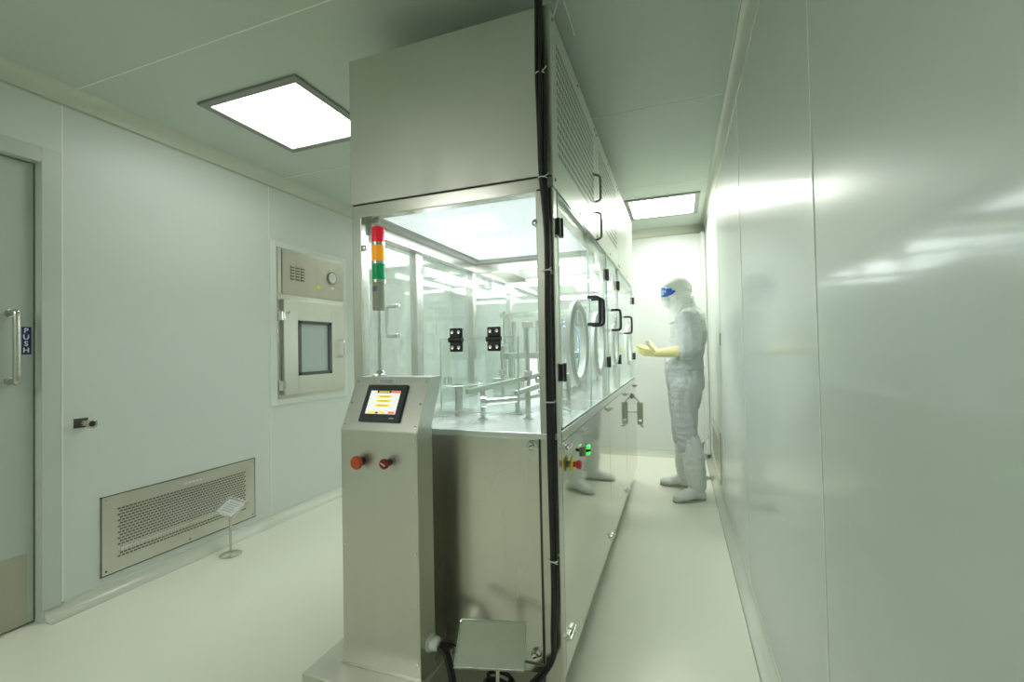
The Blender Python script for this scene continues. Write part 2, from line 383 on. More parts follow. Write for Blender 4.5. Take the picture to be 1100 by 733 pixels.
# the hatch door: a steel frame around a dark window
wy0, wy1, wz0, wz1 = 2.675, 3.03, 1.035, 1.455
b = MB(); d0, d1 = XL+.012, XL+.04
for a in ((2.545, wy0, .90, 1.605), (wy1, 3.19, .90, 1.605), (wy0, wy1, wz1, 1.605), (wy0, wy1, .90, wz0)): b.box(d0, d1, *a, .002)
hd = b.build('hatch_door', M_steel, P)
b = MB()
for a in ((wy0, wy0+.03, wz0, wz1), (wy1-.03, wy1, wz0, wz1), (wy0, wy1, wz1-.025, wz1), (wy0, wy1, wz0, wz0+.025)): b.box(d0, d1+.003, *a, .002)
b.build('window_gasket', M_gask, hd)
bx('window_glass', M_pwin, hd, d0+.006, d0+.014, wy0+.02, wy1-.02, wz0+.02, wz1-.02, 0)
b = MB(); b.tube([(d1, 3.125, 1.31), (d1+.035, 3.125, 1.31), (d1+.045, 3.125, 1.29), (d1+.045, 3.125, 1.19), (d1+.035, 3.125, 1.17), (d1, 3.125, 1.17)], .008, 12); b.build('pull_handle', M_chrome, hd)
for z in (1.48, .97):
    b = MB(); b.box(d0, d1+.012, 2.518, 2.545, z-.035, z+.035, .003); b.cyl((d1+.008, 2.54, z-.03), (d1+.008, 2.54, z+.03), .008); b.build('hatch_hinge', M_chrome, hd)
b = MB(); b.cyl((d1, 2.585, 1.51), (d1+.012, 2.585, 1.51), .012); b.build('lock', M_chrome, hd)

# ceiling lights
def clight(label, x0, x1, y0, y1, pm):
    t = thing('ceiling_light', label, 'ceiling light', ((x0+x1)/2, (y0+y1)/2, ZC))
    b = MB(); w = .042
    for a in ((x0, x0+w, y0, y1), (x1-w, x1, y0, y1), (x0+w, x1-w, y0, y0+w), (x0+w, x1-w, y1-w, y1)): b.box(*a, ZC-.014, ZC, .003)
    b.build('frame', M_lframe, t)
    b = MB(); b.box(x0+w, x1-w, y0+w, y1-w, ZC-.008, ZC-.002); b.build('diffuser', pm, t); return t
clight('square recessed ceiling light at upper left with grey frame', -2.283, -1.633, 1.617, 2.235, M_panel)
clight('square recessed ceiling light above the far end of the corridor', -.42, .21, 4.10, 4.74, M_panel2)
clight('added ceiling light hidden beyond the machine, brightening the far left aisle', -2.283, -1.633, 4.05, 4.68, M_panel)  # unseen light, added behind the machine to brighten the left aisle
b = MB(); b.tube([(-.375, 1.50, 2.335), (-.36, 1.56, 2.45), (-.365, 1.70, 2.488), (-.37, 1.84, 2.497)], .0022, 6); tag(b.build('ceiling_wire', M_white), 'thin white wire running from the machine top onto the ceiling', 'wire')
b = MB(); b.box(XR-.006, XR, 3.70, 3.73, 1.20, 1.29, .002); tag(b.build('wall_sensor', M_grey), 'small dark wall sensor strip on the right wall behind the person', 'sensor')

# ------------------------------------------------------------------ filling machine
L_, R_, F_, B_ = -1.17, -.37, 1.43, 4.24
ZB, ZW, ZH = .145, .925, 1.767
ZT = 2.33
K = thing('filling_machine', 'large stainless steel filling machine with glass cabin and tall steel hood', 'machine', ((L_+R_)/2, (F_+B_)/2, 0))
bx('base_cabinet', M_steel, K, L_, R_-.014, F_+.012, B_, ZB+.01, .905, .002)
b = MB(); b.box(L_+.03, -.437, F_+.002, F_+.012, ZB+.03, .905, .002); fp = b.build('front_panel', M_panelst, K)
bx('bottom_strip', M_steelf, K, L_, R_-.05, F_, F_+.012, ZB, ZB+.024, .001)
bx('panel_gap', M_dark, K, -.437, -.431, F_+.004, F_+.012, ZB+.03, .905, 0)
for z in (.885, .205):
    b = MB(); b.lathe([(.017, 0), (.017, .008), (.011, .012), (.010, .02), (0, .021)], (-.459, F_+.002, z), (0, -1, 0), 24); q = b.build('panel_lock', M_chrome, K)
    b = MB(); b.obox((-.459, F_-.02, z), (1, 0, .5), (0, 1, 0), (-.5, 0, 1), .014, .003, .003); b.build('lock_slot', M_dark, q)
# posts
def post(x0, x1, y0, y1, z0=ZW, z1=1.72): return bx('post', M_steelf, K, x0, x1, y0, y1, z0, z1, .003)
bx('corner_post', M_steelf, K, R_-.06, R_, F_, F_+.045, ZB-.02, ZH-.036, .004)
post(L_, L_+.042, F_, F_+.045)
post(L_, L_+.035, 1.83, 1.885); post(L_, L_+.04, 2.44, 2.48); post(L_, L_+.035, 3.1, 3.14); post(L_, L_+.04, B_-.04, B_)
post(R_-.035, R_-.012, 2.575, 2.60); post(R_-.035, R_-.012, 3.085, 3.11); post(R_-.04, R_-.004, B_-.04, B_)
bx('header', M_steelf, K, L_, R_-.013, F_, F_+.045, 1.718, ZH-.002, .003)
bx('side_header', M_steelf, K, R_-.045, R_-.012, F_+.045, B_, 1.69, ZH-.006, .002)
bx('side_header', M_steelf, K, L_+.001, L_+.06, F_+.045, B_, 1.66, ZH-.002, .002)
bx('partition_header', M_steelf, K, L_+.06, R_-.045, 2.44, 2.48, 1.655, 1.735, .002)
bx('partition_header', M_steelf, K, L_+.06, R_-.045, 3.1, 3.14, 1.655, 1.735, .002)
bx('partition_header', M_steelf, K, L_+.06, R_-.045, B_-.04, B_, 1.655, 1.735, .002)
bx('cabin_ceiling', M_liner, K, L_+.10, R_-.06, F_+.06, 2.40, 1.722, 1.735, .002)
b = MB(); b.box(L_+.06, L_+.085, F_+.05, 2.43, 1.705, 1.722, .003); b.box(L_+.09, R_-.05, 2.408, 2.43, 1.705, 1.722, .003); b.build('ceiling_gasket', M_black if False else M_grey, K)
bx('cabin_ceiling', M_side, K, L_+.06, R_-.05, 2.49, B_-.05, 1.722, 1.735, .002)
bx('worktop', M_work, K, L_, R_-.001, F_-.004, B_, .905, ZW, .003)
# glass of the cabin
front_glass = bx('glass_pane', M_glass, K, L_+.03, R_-.058, F_+.010, F_+.015, ZW-.002, 1.722, 0)
bx('glass_pane', M_glass, K, L_+.010, L_+.015, F_+.045, 1.832, ZW, 1.66, 0)
bx('glass_pane', M_glass, K, L_+.010, L_+.015, 1.885, 2.44, ZW, 1.66, 0)
bx('glass_pane', M_glass, K, L_+.010, L_+.015, 2.48, 3.1, ZW, 1.66, 0)
bx('glass_pane', M_glass, K, L_+.010, L_+.015, 3.14, B_-.04, ZW, 1.66, 0)
bx('partition_pane', M_glass2, K, L_+.04, R_-.04, 2.458, 2.462, ZW, 1.66, 0)
bx('partition_pane', M_glass2, K, L_+.04, R_-.04, B_-.025, B_-.02, ZW, 1.66, 0)
for (x, z) in ((-.432, 1.618), (L_+.05, 1.60), (-.432, 1.10)):
    b = MB(); b.lathe([(.013, 0), (.013, .007), (.008, .010), (0, .011)], (x, F_+.010, z), (0, -1, 0), 20); q = b.build('glass_clamp', M_chrome, K)
# flap in the front glass with two black hinges
fx0, fx1, fz0, fz1 = -.797, -.503, .985, 1.243
fl = bx('flap_door', M_acr, K, fx0, fx1, F_+.0035, F_+.0085, fz0, fz1, 0)
b = MB(); e = .0014
for a in ((fx0, fx1, fz0, fz0+e), (fx0, fx1, fz1-e, fz1), (fx0, fx0+e, fz0, fz1), (fx1-e, fx1, fz0, fz1)): b.box(a[0], a[1], F_+.003, F_+.009, a[2], a[3])
b.build('flap_edge', M_acre, fl)
for cx in (-.729, -.586):
    zc = 1.238
    b = MB(); b.box(cx-.024, cx+.024, F_-.008, F_+.004, zc+.008, zc+.042, .005); b.box(cx-.024, cx+.024, F_-.008, F_+.004, zc-.042, zc-.008, .005)
    b.cyl((cx-.026, F_-.006, zc), (cx+.026, F_-.006, zc), .010, n=14); hg = b.build('flap_hinge', M_black, K)
    for dx in (-.0125, .0125):
        for dz in (-.027, .027):
            b = MB(); b.lathe([(.0062, 0), (.0062, .002), (.003, .001), (0, .001)], (cx+dx, F_-.008, zc+dz), (0, -1, 0), 14); b.build('hinge_screw', M_chrome, hg)
# hood
bx('hood', M_steelh, K, L_, R_-.012, F_+.004, B_, ZH+.004, ZT, .003)
bx('hood_front', M_steelh, K, L_-.002, R_-.001, F_-.002, F_+.004, ZH+.003, ZT+.002, .001)
bx('hood_seam', M_dark, K, L_+.002, R_-.004, F_+.003, F_+.02, ZH-.002, ZH+.004, 0)
def vent_panel(y0, y1, vent):
    z0, z1 = ZH-.034, ZT
    if vent:
        b = MB(); b.perf((R_, y0, z0), (0, 1, 0), (0, 0, 1), y1-y0, z1-z0, .075, .021, .031, .009, .019, False, .07, .12)
        for a in ((y0, y0+.003, z0, z1), (y1-.003, y1, z0, z1), (y0, y1, z0, z0+.003), (y0, y1, z1-.003, z1)): b.box(R_-.012, R_, *a)
        p = b.build('vent_panel', M_hside, K)
        bx('vent_backing', M_dark, p, R_-.0118, R_-.008, y0+.03, y1-.03, z0+.03, z1-.03, 0)
    else: p = bx('hood_side_panel', M_hside, K, R_-.012, R_, y0, y1, z0, z1, .0015)
    for yy in (y0+.03, (y0+y1)/2, y1-.03):
        for zz in (z0+.03, z1-.025):
            b = MB(); b.lathe([(.0065, 0), (.0055, .003), (0, .0035)], (R_, yy, zz), (1, 0, 0), 12); b.build('screw', M_grey, p)
    return p
vent_panel(F_+.005, 2.32, True); vent_panel(2.326, 3.20, True); vent_panel(3.206, B_, False)
b = MB(); b.tube([(R_, 2.27, 1.93), (R_+.022, 2.275, 1.94), (R_+.026, 2.275, 1.96), (R_+.026, 2.275, 2.04), (R_+.022, 2.275, 2.06), (R_, 2.27, 2.07)], .006, 10); b.build('panel_handle', M_grey, K)
b = MB(); b.tube([(R_, 2.27, 1.74), (R_+.022, 2.275, 1.75), (R_+.026, 2.275, 1.77), (R_+.026, 2.275, 1.85), (R_+.022, 2.275, 1.87), (R_, 2.27, 1.88)], .006, 10); b.build('panel_handle', M_grey, K)
# glass side doors with handles, hinges and ports
def gdoor(y0, y1, hy, ports):
    d = bx('glass_door', M_glass2, K, R_-.007, R_-.001, y0, y1, ZW+.005, 1.728, 0)
    b = MB(); e = .003
    for a in ((y0, y0+e, ZW+.005, 1.728), (y1-e, y1, ZW+.005, 1.728), (y0, y1, ZW+.005, ZW+.009), (y0, y1, 1.724, 1.728)): b.box(R_-.0075, R_-.0005, *a)
    b.build('door_edge', M_acre, d)
    if hy is not None:
        for z in (1.61, 1.12):
            b = MB(); b.box(R_-.004, R_+.010, hy-.03, hy-.004, z-.029, z+.029, .003); b.box(R_-.004, R_+.010, hy+.004, hy+.03, z-.029, z+.029, .003); b.cyl((R_+.010, hy, z-.031), (R_+.010, hy, z+.031), .006, n=12)
            b.build('door_hinge', M_black, d)
    for (py, pr) in ports:
        z = 1.22
        b = MB(); b.lathe([(pr-.035, -.012), (pr-.035, .014), (pr-.018, .022), (pr, .012), (pr, -.004), (pr-.035, -.012)], (R_-.012, py, z), (1, 0, 0), 48)
        b.build('glove_port', M_port, d)
        b = MB(); b.lathe([(pr-.034, 0), (pr-.06, -.035), (pr-.10, -.05), (.0, -.055)], (R_-.012, py, z), (1, 0, 0), 40); b.build('port_cover', M_acr, d)
    return d
def gh(d, y):
    b = MB(); r = .0078
    b.tube([(R_-.001, y, 1.425), (R_+.036, y, 1.425), (R_+.048, y, 1.420), (R_+.053, y, 1.405), (R_+.053, y, 1.325), (R_+.048, y, 1.310), (R_+.036, y, 1.305), (R_-.001, y, 1.305)], r, 12)
    b.build('pull_handle', M_black, d)
d1 = gdoor(1.495, 2.045, 1.50, [(1.80, .17)]); gh(d1, 2.0)
d2 = gdoor(2.05, 2.572, 2.58, [(2.30, .16)]); gh(d2, 2.10)
d3 = gdoor(2.605, 3.075, 3.08, [(2.92, .13)]); gh(d3, 2.76)
d4 = gdoor(3.115, 4.19, 4.15, [(3.75, .16)]); gh(d4, 3.45)
# ledge under the glass doors and lower side doors
bx('side_ledge', M_side, K, R_-.014, R_+.004, F_+.045, B_, .893, .925, .002)
for (y0, y1) in ((F_+.05, 2.57), (2.576, 3.40), (3.406, B_)):
    sd = bx('service_door', M_mirror, K, R_-.013, R_, y0, y1, .13, .888, .0015)
def latch(y, z):
    b = MB(); b.box(R_-.002, R_+.006, y-.035, y-.004, z-.012, z+.012, .002); b.box(R_-.002, R_+.006, y+.004, y+.035, z-.012, z+.012, .002); b.cyl((R_+.012, y-.04, z), (R_+.012, y+.04, z), .0045, n=10); b.cyl((R_+.006, y, z-.012), (R_+.022, y, z+.006), .005, n=10)
    b.build('toggle_latch', M_chrome, K)
for y, z in ((1.53, .865), (1.53, .235), (2.56, .86), (2.56, .16), (3.39, .86), (3.39, .16), (4.16, .86)): latch(y, z)
for (x, y) in ((L_+.08, F_+.10), (R_-.07, F_+.06), (L_+.08, B_-.1), (R_-.09, B_-.1), (L_+.08, 2.8), (R_-.09, 2.8)):
    b = MB(); b.cyl((x, y, .02), (x, y, ZB+.02), .018, n=16); b.lathe([(0, 0), (.035, 0), (.035, .008), (.015, .02), (0, .02)], (x, y, 0), (0, 0, 1), 20); b.build('levelling_foot', M_steelf, K)
# emergency stop and lit switch on the service door
b = MB(); b.cyl((R_, 1.57, .795), (R_+.012, 1.57, .795), .012, n=16); q = b.build('emergency_stop', M_grey, K)
b = MB(); b.lathe([(0, 0), (.027, 0), (.027, .005), (.012, .007), (0, .007)], (R_+.010, 1.57, .795), (1, 0, 0), 28); b.build('yellow_collar', M_yellow, q)
b = MB(); b.lathe([(.010, 0), (.010, .010), (.015, .014), (.016, .024), (.012, .029), (0, .030)], (R_+.016, 1.57, .795), (1, 0, 0), 24); b.build('mushroom_head', M_rede, q)
b = MB(); b.box(R_, R_+.012, 1.80, 1.86, .768, .805, .003); q = b.build('power_switch', M_grey, K)
bx('green_lamp', M_glow, q, R_+.010, R_+.020, 1.842, 1.875, .765, .802, .003)
b = MB(); b.cyl((R_+.012, 1.825, .786), (R_+.030, 1.825, .79), .006, n=12); b.build('switch_knob', M_black, q)

# inside the cabin
TT = MB(); TT.lathe([(0, 0), (.155, 0), (.158, .004), (.155, .010), (.02, .010), (.02, .03), (0, .03)], (-.965, 1.80, 1.052), (0, 0, 1), 48); q = TT.build('turntable', M_side, K)
for (x, y) in ((-.875, 1.72), (-1.06, 1.74), (-.965, 1.92)):
    b = MB(); b.cyl((x, y, ZW), (x, y, 1.053), .012, n=16); b.build('turntable_leg', M_steelf, q)
def bar(name, p, q_, w, h, m=M_steelf):
    p, q_ = V(p), V(q_); d = q_-p; b = MB(); side = V((0, 0, 1)).cross(d).normalized()
    b.obox((p+q_)/2, d, side, d.cross(side), d.length, w, h, .002); return b.build(name, m, K)
bar('guide_rail', (-.76, 1.57, 1.042), (-.60, 2.40, 1.085), .014, .022)
bar('guide_rail', (-.575, 1.60, 1.035), (-.47, 2.40, 1.085), .014, .022)
bar('conveyor_bed', (-.68, 1.80, .99), (-.55, 2.42, .99), .10, .016, M_side)
for (x, y, z) in ((-.735, 1.66, 1.04), (-.61, 2.2, 1.07), (-.56, 1.70, 1.04), (-.50, 2.15, 1.07), (-.66, 1.86, .985), (-.58, 2.3, .985)):
    b = MB(); b.cyl((x, y, ZW), (x, y, z), .010, n=14); b.lathe([(0, 0), (.02, 0), (.02, .006), (0, .006)], (x, y, ZW), (0, 0, 1), 16); b.build('rail_support', M_steelf, K)
b = MB(); b.cyl((-.70, 1.62, 1.0), (-.60, 1.68, 1.005), .012, n=16); b.lathe([(0, 0), (.022, 0), (.022, .02), (.012, .024), (0, .024)], (-.72, 1.605, 1.0), (.86, .5, 0), 20); b.build('adjusting_spindle', M_chrome, K)
for (x, y, h) in ((-.66, 2.02, 1.33), (-.84, 2.15, 1.22), (-.50, 2.0, 1.20)):
    b = MB(); b.cyl((x, y, ZW), (x, y, h), .008, n=14); b.box(x-.022, x+.022, y-.015, y+.015, h-.03, h, .003); b.box(x-.015, x+.015, y-.015, y+.015, 1.07, 1.10, .003); b.build('sensor_rod', M_steelf, K)
b = MB(); b.tube([(-.44, 1.55, ZW+.005), (-.47, 1.60, .955), (-.50, 1.72, .965), (-.46, 1.85, .95), (-.44, 1.92, ZW+.005)], .004, 8); b.build('clear_hose', M_acre, K)
# filling station behind the partition
bar('filling_beam', (-1.08, 2.75, 1.16), (-.50, 2.75, 1.16), .05, .04, M_side)
for x in (-1.05, -.53):
    b = MB(); b.cyl((x, 2.75, ZW), (x, 2.75, 1.45), .014, n=16); b.build('beam_column', M_chrome, K)
bar('upper_beam', (-1.08, 2.75, 1.42), (-.50, 2.75, 1.42), .04, .03, M_side)
for i in range(6):
    x = -.99+i*.08; b = MB(); b.cyl((x, 2.75, 1.02), (x, 2.75, 1.14), .006, n=12); b.cyl((x, 2.75, 1.18), (x, 2.75, 1.38), .014, n=16); b.build('filling_needle', M_chrome, K)
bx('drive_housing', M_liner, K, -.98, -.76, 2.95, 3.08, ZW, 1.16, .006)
bx('feed_housing', M_side, K, -1.06, -.86, 2.55, 2.68, ZW, 1.03, .006)
b = MB(); b.lathe([(.0, 0), (.03, .0), (.11, .16), (.115, .2), (.11, .2), (.10, .18), (0, .16)], (-.72, 3.45, 1.18), (0, 0, 1), 36); b.build('stopper_bowl', M_side, K)
b = MB(); b.cyl((-.72, 3.45, ZW), (-.72, 3.45, 1.18), .05, n=24); b.build('bowl_base', M_side, K)
b = MB(); b.tube([(-.70, 2.75, 1.30), (-.64, 2.70, 1.36), (-.56, 2.66, 1.30), (-.55, 2.66, 1.18), (-.60, 2.68, 1.12)], .005, 8); b.build('blue_hose', M_bhose, K)
bar('transfer_bed', (-.68, 2.5, .985), (-.68, 4.1, .985), .14, .02, M_side)
for (x, y) in ((-.9, 3.4), (-.55, 3.3), (-.95, 3.9), (-.5, 3.8)):
    b = MB(); b.cyl((x, y, ZW), (x, y, 1.4), .009, n=12); b.build('sensor_rod', M_steelf, K)
def lamp(p, q_):
    b = MB(); b.cyl(p, q_, .010, n=14); t = b.build('cabin_lamp', M_tube, K); d = (V(q_)-V(p)).normalized()
    b = MB(); b.cyl(V(p)-d*.012, p, .013, n=14); b.cyl(q_, V(q_)+d*.012, .013, n=14); b.box(min(p[0], q_[0])-.012, max(p[0], q_[0])+.012, min(p[1], q_[1])-.012, max(p[1], q_[1])+.012, p[2]+.012, p[2]+.022); b.build('lamp_holder', M_white, t)
lamp((-1.07, 2.84, 1.625), (-.84, 2.84, 1.625)); lamp((-.78, 2.84, 1.625), (-.46, 2.84, 1.625))
lamp((-1.075, 1.80, 1.56), (-1.075, 2.36, 1.56))
lamp((-.95, 3.9, 1.64), (-.55, 3.9, 1.64)); lamp((-1.08, 2.6, 1.60), (-1.08, 3.05, 1.60))
# handle on the left glass door
b = MB(); hx2 = L_+.012; b.tube([(hx2, 1.70, 1.40), (hx2-.04, 1.70, 1.40), (hx2-.05, 1.70, 1.38), (hx2-.05, 1.70, 1.29), (hx2-.04, 1.70, 1.27), (hx2, 1.70, 1.27)], .008, 10); b.build('pull_handle', M_grey, K)
for z in (1.40, 1.27):
    b = MB(); b.lathe([(0, 0), (.012, 0), (.012, .006), (0, .008)], (L_+.015, 1.70, z), (1, 0, 0), 16); b.build('handle_screw', M_chrome, K)
# paired steel clamps hanging on the far corner of the machine
t = thing('hanging_clamp', 'stainless steel clamp frame hanging on the polished side near the far end of the machine', 'clamp', (R_+.02, 3.9, .78))
b = MB(); b.box(R_+.0005, R_+.012, 3.87, 3.93, .775, .815, .003); b.cyl((R_+.001, 3.9, .80), (R_+.02, 3.9, .80), .006, n=12); b.build('hook', M_grey, t)
for dx, s in ((.05, 1),):
    x = R_+.012+dx; b = MB(); b.tube([(R_+.008, 3.9, .795), (R_+.03, 3.9, .775), (x, 3.9, .735)], .005, 8)
    b.box(x-.024, x-.012, 3.885, 3.915, .58, .735, .003); b.box(x+.012, x+.024, 3.885, 3.915, .58, .735, .003); b.box(x-.012, x+.012, 3.902, 3.908, .60, .72)
    b.box(x-.024, x+.024, 3.88, 3.92, .715, .742, .004); b.box(x-.022, x+.022, 3.88, 3.92, .56, .585, .004)
    b.tube([(x, 3.9, .565), (x+s*.008, 3.9, .548), (x+s*.028, 3.9, .54)], .006, 8); b.build('clamp_arm', M_steelf, t)
bar2 = MB(); bar2.cyl((R_+.003, 3.9, .66), (R_+.045, 3.9, .66), .005, n=10); bar2.build('link_bar', M_steelf, t)

# ------------------------------------------------------------------ control console
ZP = .165; cx0, cx1, cy0, cy1 = -1.077, -.78, 1.246, 1.412
Q = thing('control_console', 'stainless steel control console with touch screen and signal tower', 'control console', ((cx0+cx1)/2, (cy0+cy1)/2, 0))
b = MB(); b.box(L_, -.762, 1.158, F_-.004, .02, ZP, .003); b.build('plinth', M_steel, Q)
b = MB(); b.box(cx0-.006, cx1+.004, cy0-.005, cy1, ZP, ZP+.006, .001); b.build('foot_flange', M_steelf, Q)
T0, T1 = (1.246, .943), (1.334, 1.114)     # sloped face, bottom and top (y, z)
prof = [(cy0, ZP), T0, T1, (1.412, 1.114), (1.345, .953), (cy1-.075, .945)]
prof = [(cy0, ZP+.004), T0, T1, (1.412, 1.114), (1.338, .955), (1.338, ZP+.004)]
b = MB(); b.prism([(cx0, y, z) for y, z in prof], (cx1-cx0, 0, 0)); bmesh.ops.bevel(b.bm, geom=b.bm.edges[:], offset=.0015, segments=2, affect='EDGES'); b.build('body', M_steel, Q)
sl = V((0, T1[0]-T0[0], T1[1]-T0[1])); sn = V((0, -sl.z, sl.y)).normalized(); su = sl.normalized(); sx = V((1, 0, 0))
def S(a, h, o=0): return V((cx0, *T0))+sx*a+su*h+sn*o       # point on the sloped face
Wc = cx1-cx0
sc0 = (.066, .225, .028, .160)
b = MB(); b.obox(S((sc0[0]+sc0[1])/2+.0, (sc0[2]+sc0[3])/2, .004), sx, su, sn, sc0[1]-sc0[0], sc0[3]-sc0[2], .010, .003); scr = b.build('touch_screen', M_bezel, Q)
def onscreen(name, a0, a1, h0, h1, m, o=.0095, th=.0006):
    b = MB(); b.obox(S((a0+a1)/2, (h0+h1)/2, o), sx, su, sn, a1-a0, h1-h0, th); return b.build(name, m, scr)
onscreen('display', .086, .204, .055, .137, M_screen)
for h in (.116, .100, .084): onscreen('menu_bar', .118, .174, h-.004, h+.004, M_scy, .0101)
onscreen('title_bar', .112, .168, .1285, .1365, M_scd, .0101); onscreen('title_text', .120, .160, .131, .1345, M_scy, .0105)
onscreen('title_block', .168, .204, .1285, .1365, M_scr, .0101)
onscreen('footer_key', .096, .124, .056, .063, M_scy, .0101); onscreen('footer_key', .140, .162, .056, .063, M_scy, .0101); onscreen('footer_key', .176, .200, .056, .064, M_scr, .0101)
onscreen('footer_key', .126, .136, .056, .062, M_scd, .0101)
for h in (.116, .100, .084): onscreen('menu_text', .128, .164, h-.001, h+.001, mat('menu_ink', (.35, .25, .02), .5), .0104)
b = MB()
for i in range(6): b.obox(S(.186+i*.0032, .041, .0095), sx, su, sn, .002, .0035, .0005)
b.build('bezel_mark', M_letter, scr)
b = MB(); b.obox(S(.13, .176, .001), sx, su, sn, .07, .015, .002, .0006); tg = b.build('name_tag', M_white, Q)
b = MB()
for i in range(9): b.obox(S(.1035+i*.0066, .1785, .0023), sx, su, sn, .0042, .0042, .0005)
for i in range(7): b.obox(S(.108+i*.0074, .1720, .0023), sx, su, sn, .005, .0032, .0005)
b.build('tag_print', M_ink, tg)
def screw(p, d, r=.004, par=Q):
    b = MB(); b.lathe([(r, 0), (r*.9, .0018), (0, .0022)], p, d, 12); b.build('screw', M_chrome, par)
for a in (.012, Wc-.012):
    for h in (.018, .095, .175): screw(S(a, h), sn)
for a in (cx0+.012, cx1-.012):
    for z in (.92, .74, .56, .40, .22): screw((a, cy0, z), (0, -1, 0))
def pbutton(x, z, m, r):
    b = MB(); b.cyl((x, cy0, z), (x, cy0-.026, z), r*.72, n=24); q = b.build('push_button', M_black, Q)
    b = MB(); b.lathe([(r*.7, 0), (r, .004), (r*1.0, .011), (r*.8, .015), (0, .016)], (x, cy0-.020, z), (0, -1, 0), 28); b.build('button_cap', m, q)
pbutton(-.992, .842, M_button, .022); pbutton(-.885, .845, M_dred, .0165)
b = MB()
b.obox((-.885, cy0-.0365, .845), (1, 0, -.6), (0, 1, 0), (.6, 0, 1), .018, .001, .0035); b.build('button_mark', M_letter, Q)
b = MB(); b.lathe([(.028, 0), (.028, .008), (.023, .010), (.024, .014), (.021, .022), (.023, .025), (.018, .034), (.010, .036), (0, .036)], (cx1, 1.30, .258), (1, 0, 0), 10); b.build('cable_gland', M_white, Q)
# signal tower standing on the console top
tx, ty = -1.018, 1.385
b = MB(); b.lathe([(0, 0), (.026, 0), (.026, .006), (.017, .010), (.012, .022), (0, .022)], (tx, ty, 1.112), (0, 0, 1), 24); b.cyl((tx, ty, 1.12), (tx, ty, 1.36), .0065, n=14); tw = b.build('signal_tower', M_side, Q)
b = MB(); b.lathe([(0, 0), (.0215, 0), (.023, .004), (.023, .098), (.0, .098)], (tx, ty, 1.352), (0, 0, 1), 28); b.build('tower_body', mat('beige_plastic', (.44, .44, .36), .45), tw)
z = 1.452
for m, nm in ((M_green, 'green_lamp'), (M_amber, 'amber_lamp'), (M_red, 'red_lamp')):
    b = MB(); b.cyl((tx, ty, z), (tx, ty, z+.011), .0245, n=28); b.build('lamp_ring', M_chrome, tw)
    b = MB()
    n = 40; prof2 = [(0, 0), (.0235, 0), (.0235, .054), (.021, .058) if nm == 'red_lamp' else (.0235, .058), (0, .058)]
    b.lathe(prof2, (tx, ty, z+.010), (0, 0, 1), n)
    for i in range(4): b.lathe([(.0233, 0), (.0242, .003), (.0233, .006)], (tx, ty, z+.016+i*.012), (0, 0, 1), n)
    b.build(nm, m, tw); z += .068
b = MB(); b.box(tx-.008, tx+.008, ty-.024, ty-.0225, 1.42, 1.438); b.build('tower_mark', M_ink, tw)
# console cable running to the right and down onto the floor
b = MB()
for i, o in enumerate((-.008, .0, .008)):
    b.tube([(cx1+.037, 1.30+o, .257+o*.5), (cx1+.062, 1.297+o, .238), (cx1+.085, 1.285+o, .19), (-.668+o, 1.27, .11), (-.648+o, 1.29, .035), (-.640, 1.36+o*2, .012), (-.70, 1.42+o*2, .010)], .0068, 8)
tag(b.build('console_cable', M_cable), 'black twin cable curving from the console side gland to the floor', 'cable')
b = MB()
for i in range(3):
    pts = []
    for kk in range(26):
        a = kk*.52+i*2; pts.append((-.605+.045*math.cos(a)+i*.006, 1.445+.03*math.sin(a), .012+.003*kk+.006*i))
    b.tube(pts, .006, 8)
tag(b.build('coiled_cable', M_cable), 'coil of black cable on the floor under the machine front', 'cable')

# vertical cable bundle
t = thing('cable_bundle', 'black cable bundle strapped with white ties down the machine corner post', 'cable bundle', (-.39, 1.41, 0))
offs = [(-.009, 0), (.004, -.008), (.010, .004), (-.002, .008), (.0, -.002)]
for i, (ox, oy) in enumerate(offs):
    pts = []
    for z in (2.499, 2.40, 2.30, 2.1, 1.9, 1.77, 1.55, 1.3, 1.05, .85, .65, .45, .30, .22):
        j = .006*math.sin(z*5+i*1.9)
        sp = (.62 if z < 1.75 else .95) if z < 2.3 else .55
        x = -.397+ox*sp+j*.5+(.010 if z < 1.75 else 0)-(.010*max(0, (.45-z))/.25); y = 1.402+oy*sp+.003*math.cos(z*7+i)
        pts.append((x, y, z))
    pts += [(-.435-.006*i, 1.385+oy, .15), (-.475-.008*i, 1.375+oy, .085), (-.50-.008*i, 1.41+oy*2, .035+.006*i), (-.515, 1.44+.01*i, .015+.005*i)]
    b = MB(); b.tube(pts, .0058, 10); b.build('cable', M_cable, t)
for z in (2.36, 2.09, 1.75, 1.03, .53, 1.45):
    b = MB(); b.lathe([(.0145, -.002), (.0155, -.002), (.0155, .002), (.0145, .002), (.0145, -.002)], (-.397+(.010 if z < 1.75 else 0), 1.402, z), (0, .08, 1), 20); b.cyl((-.385, 1.388, z), (-.366, 1.372, z+.004), .0015, n=6); b.build('cable_tie', M_tie, t)

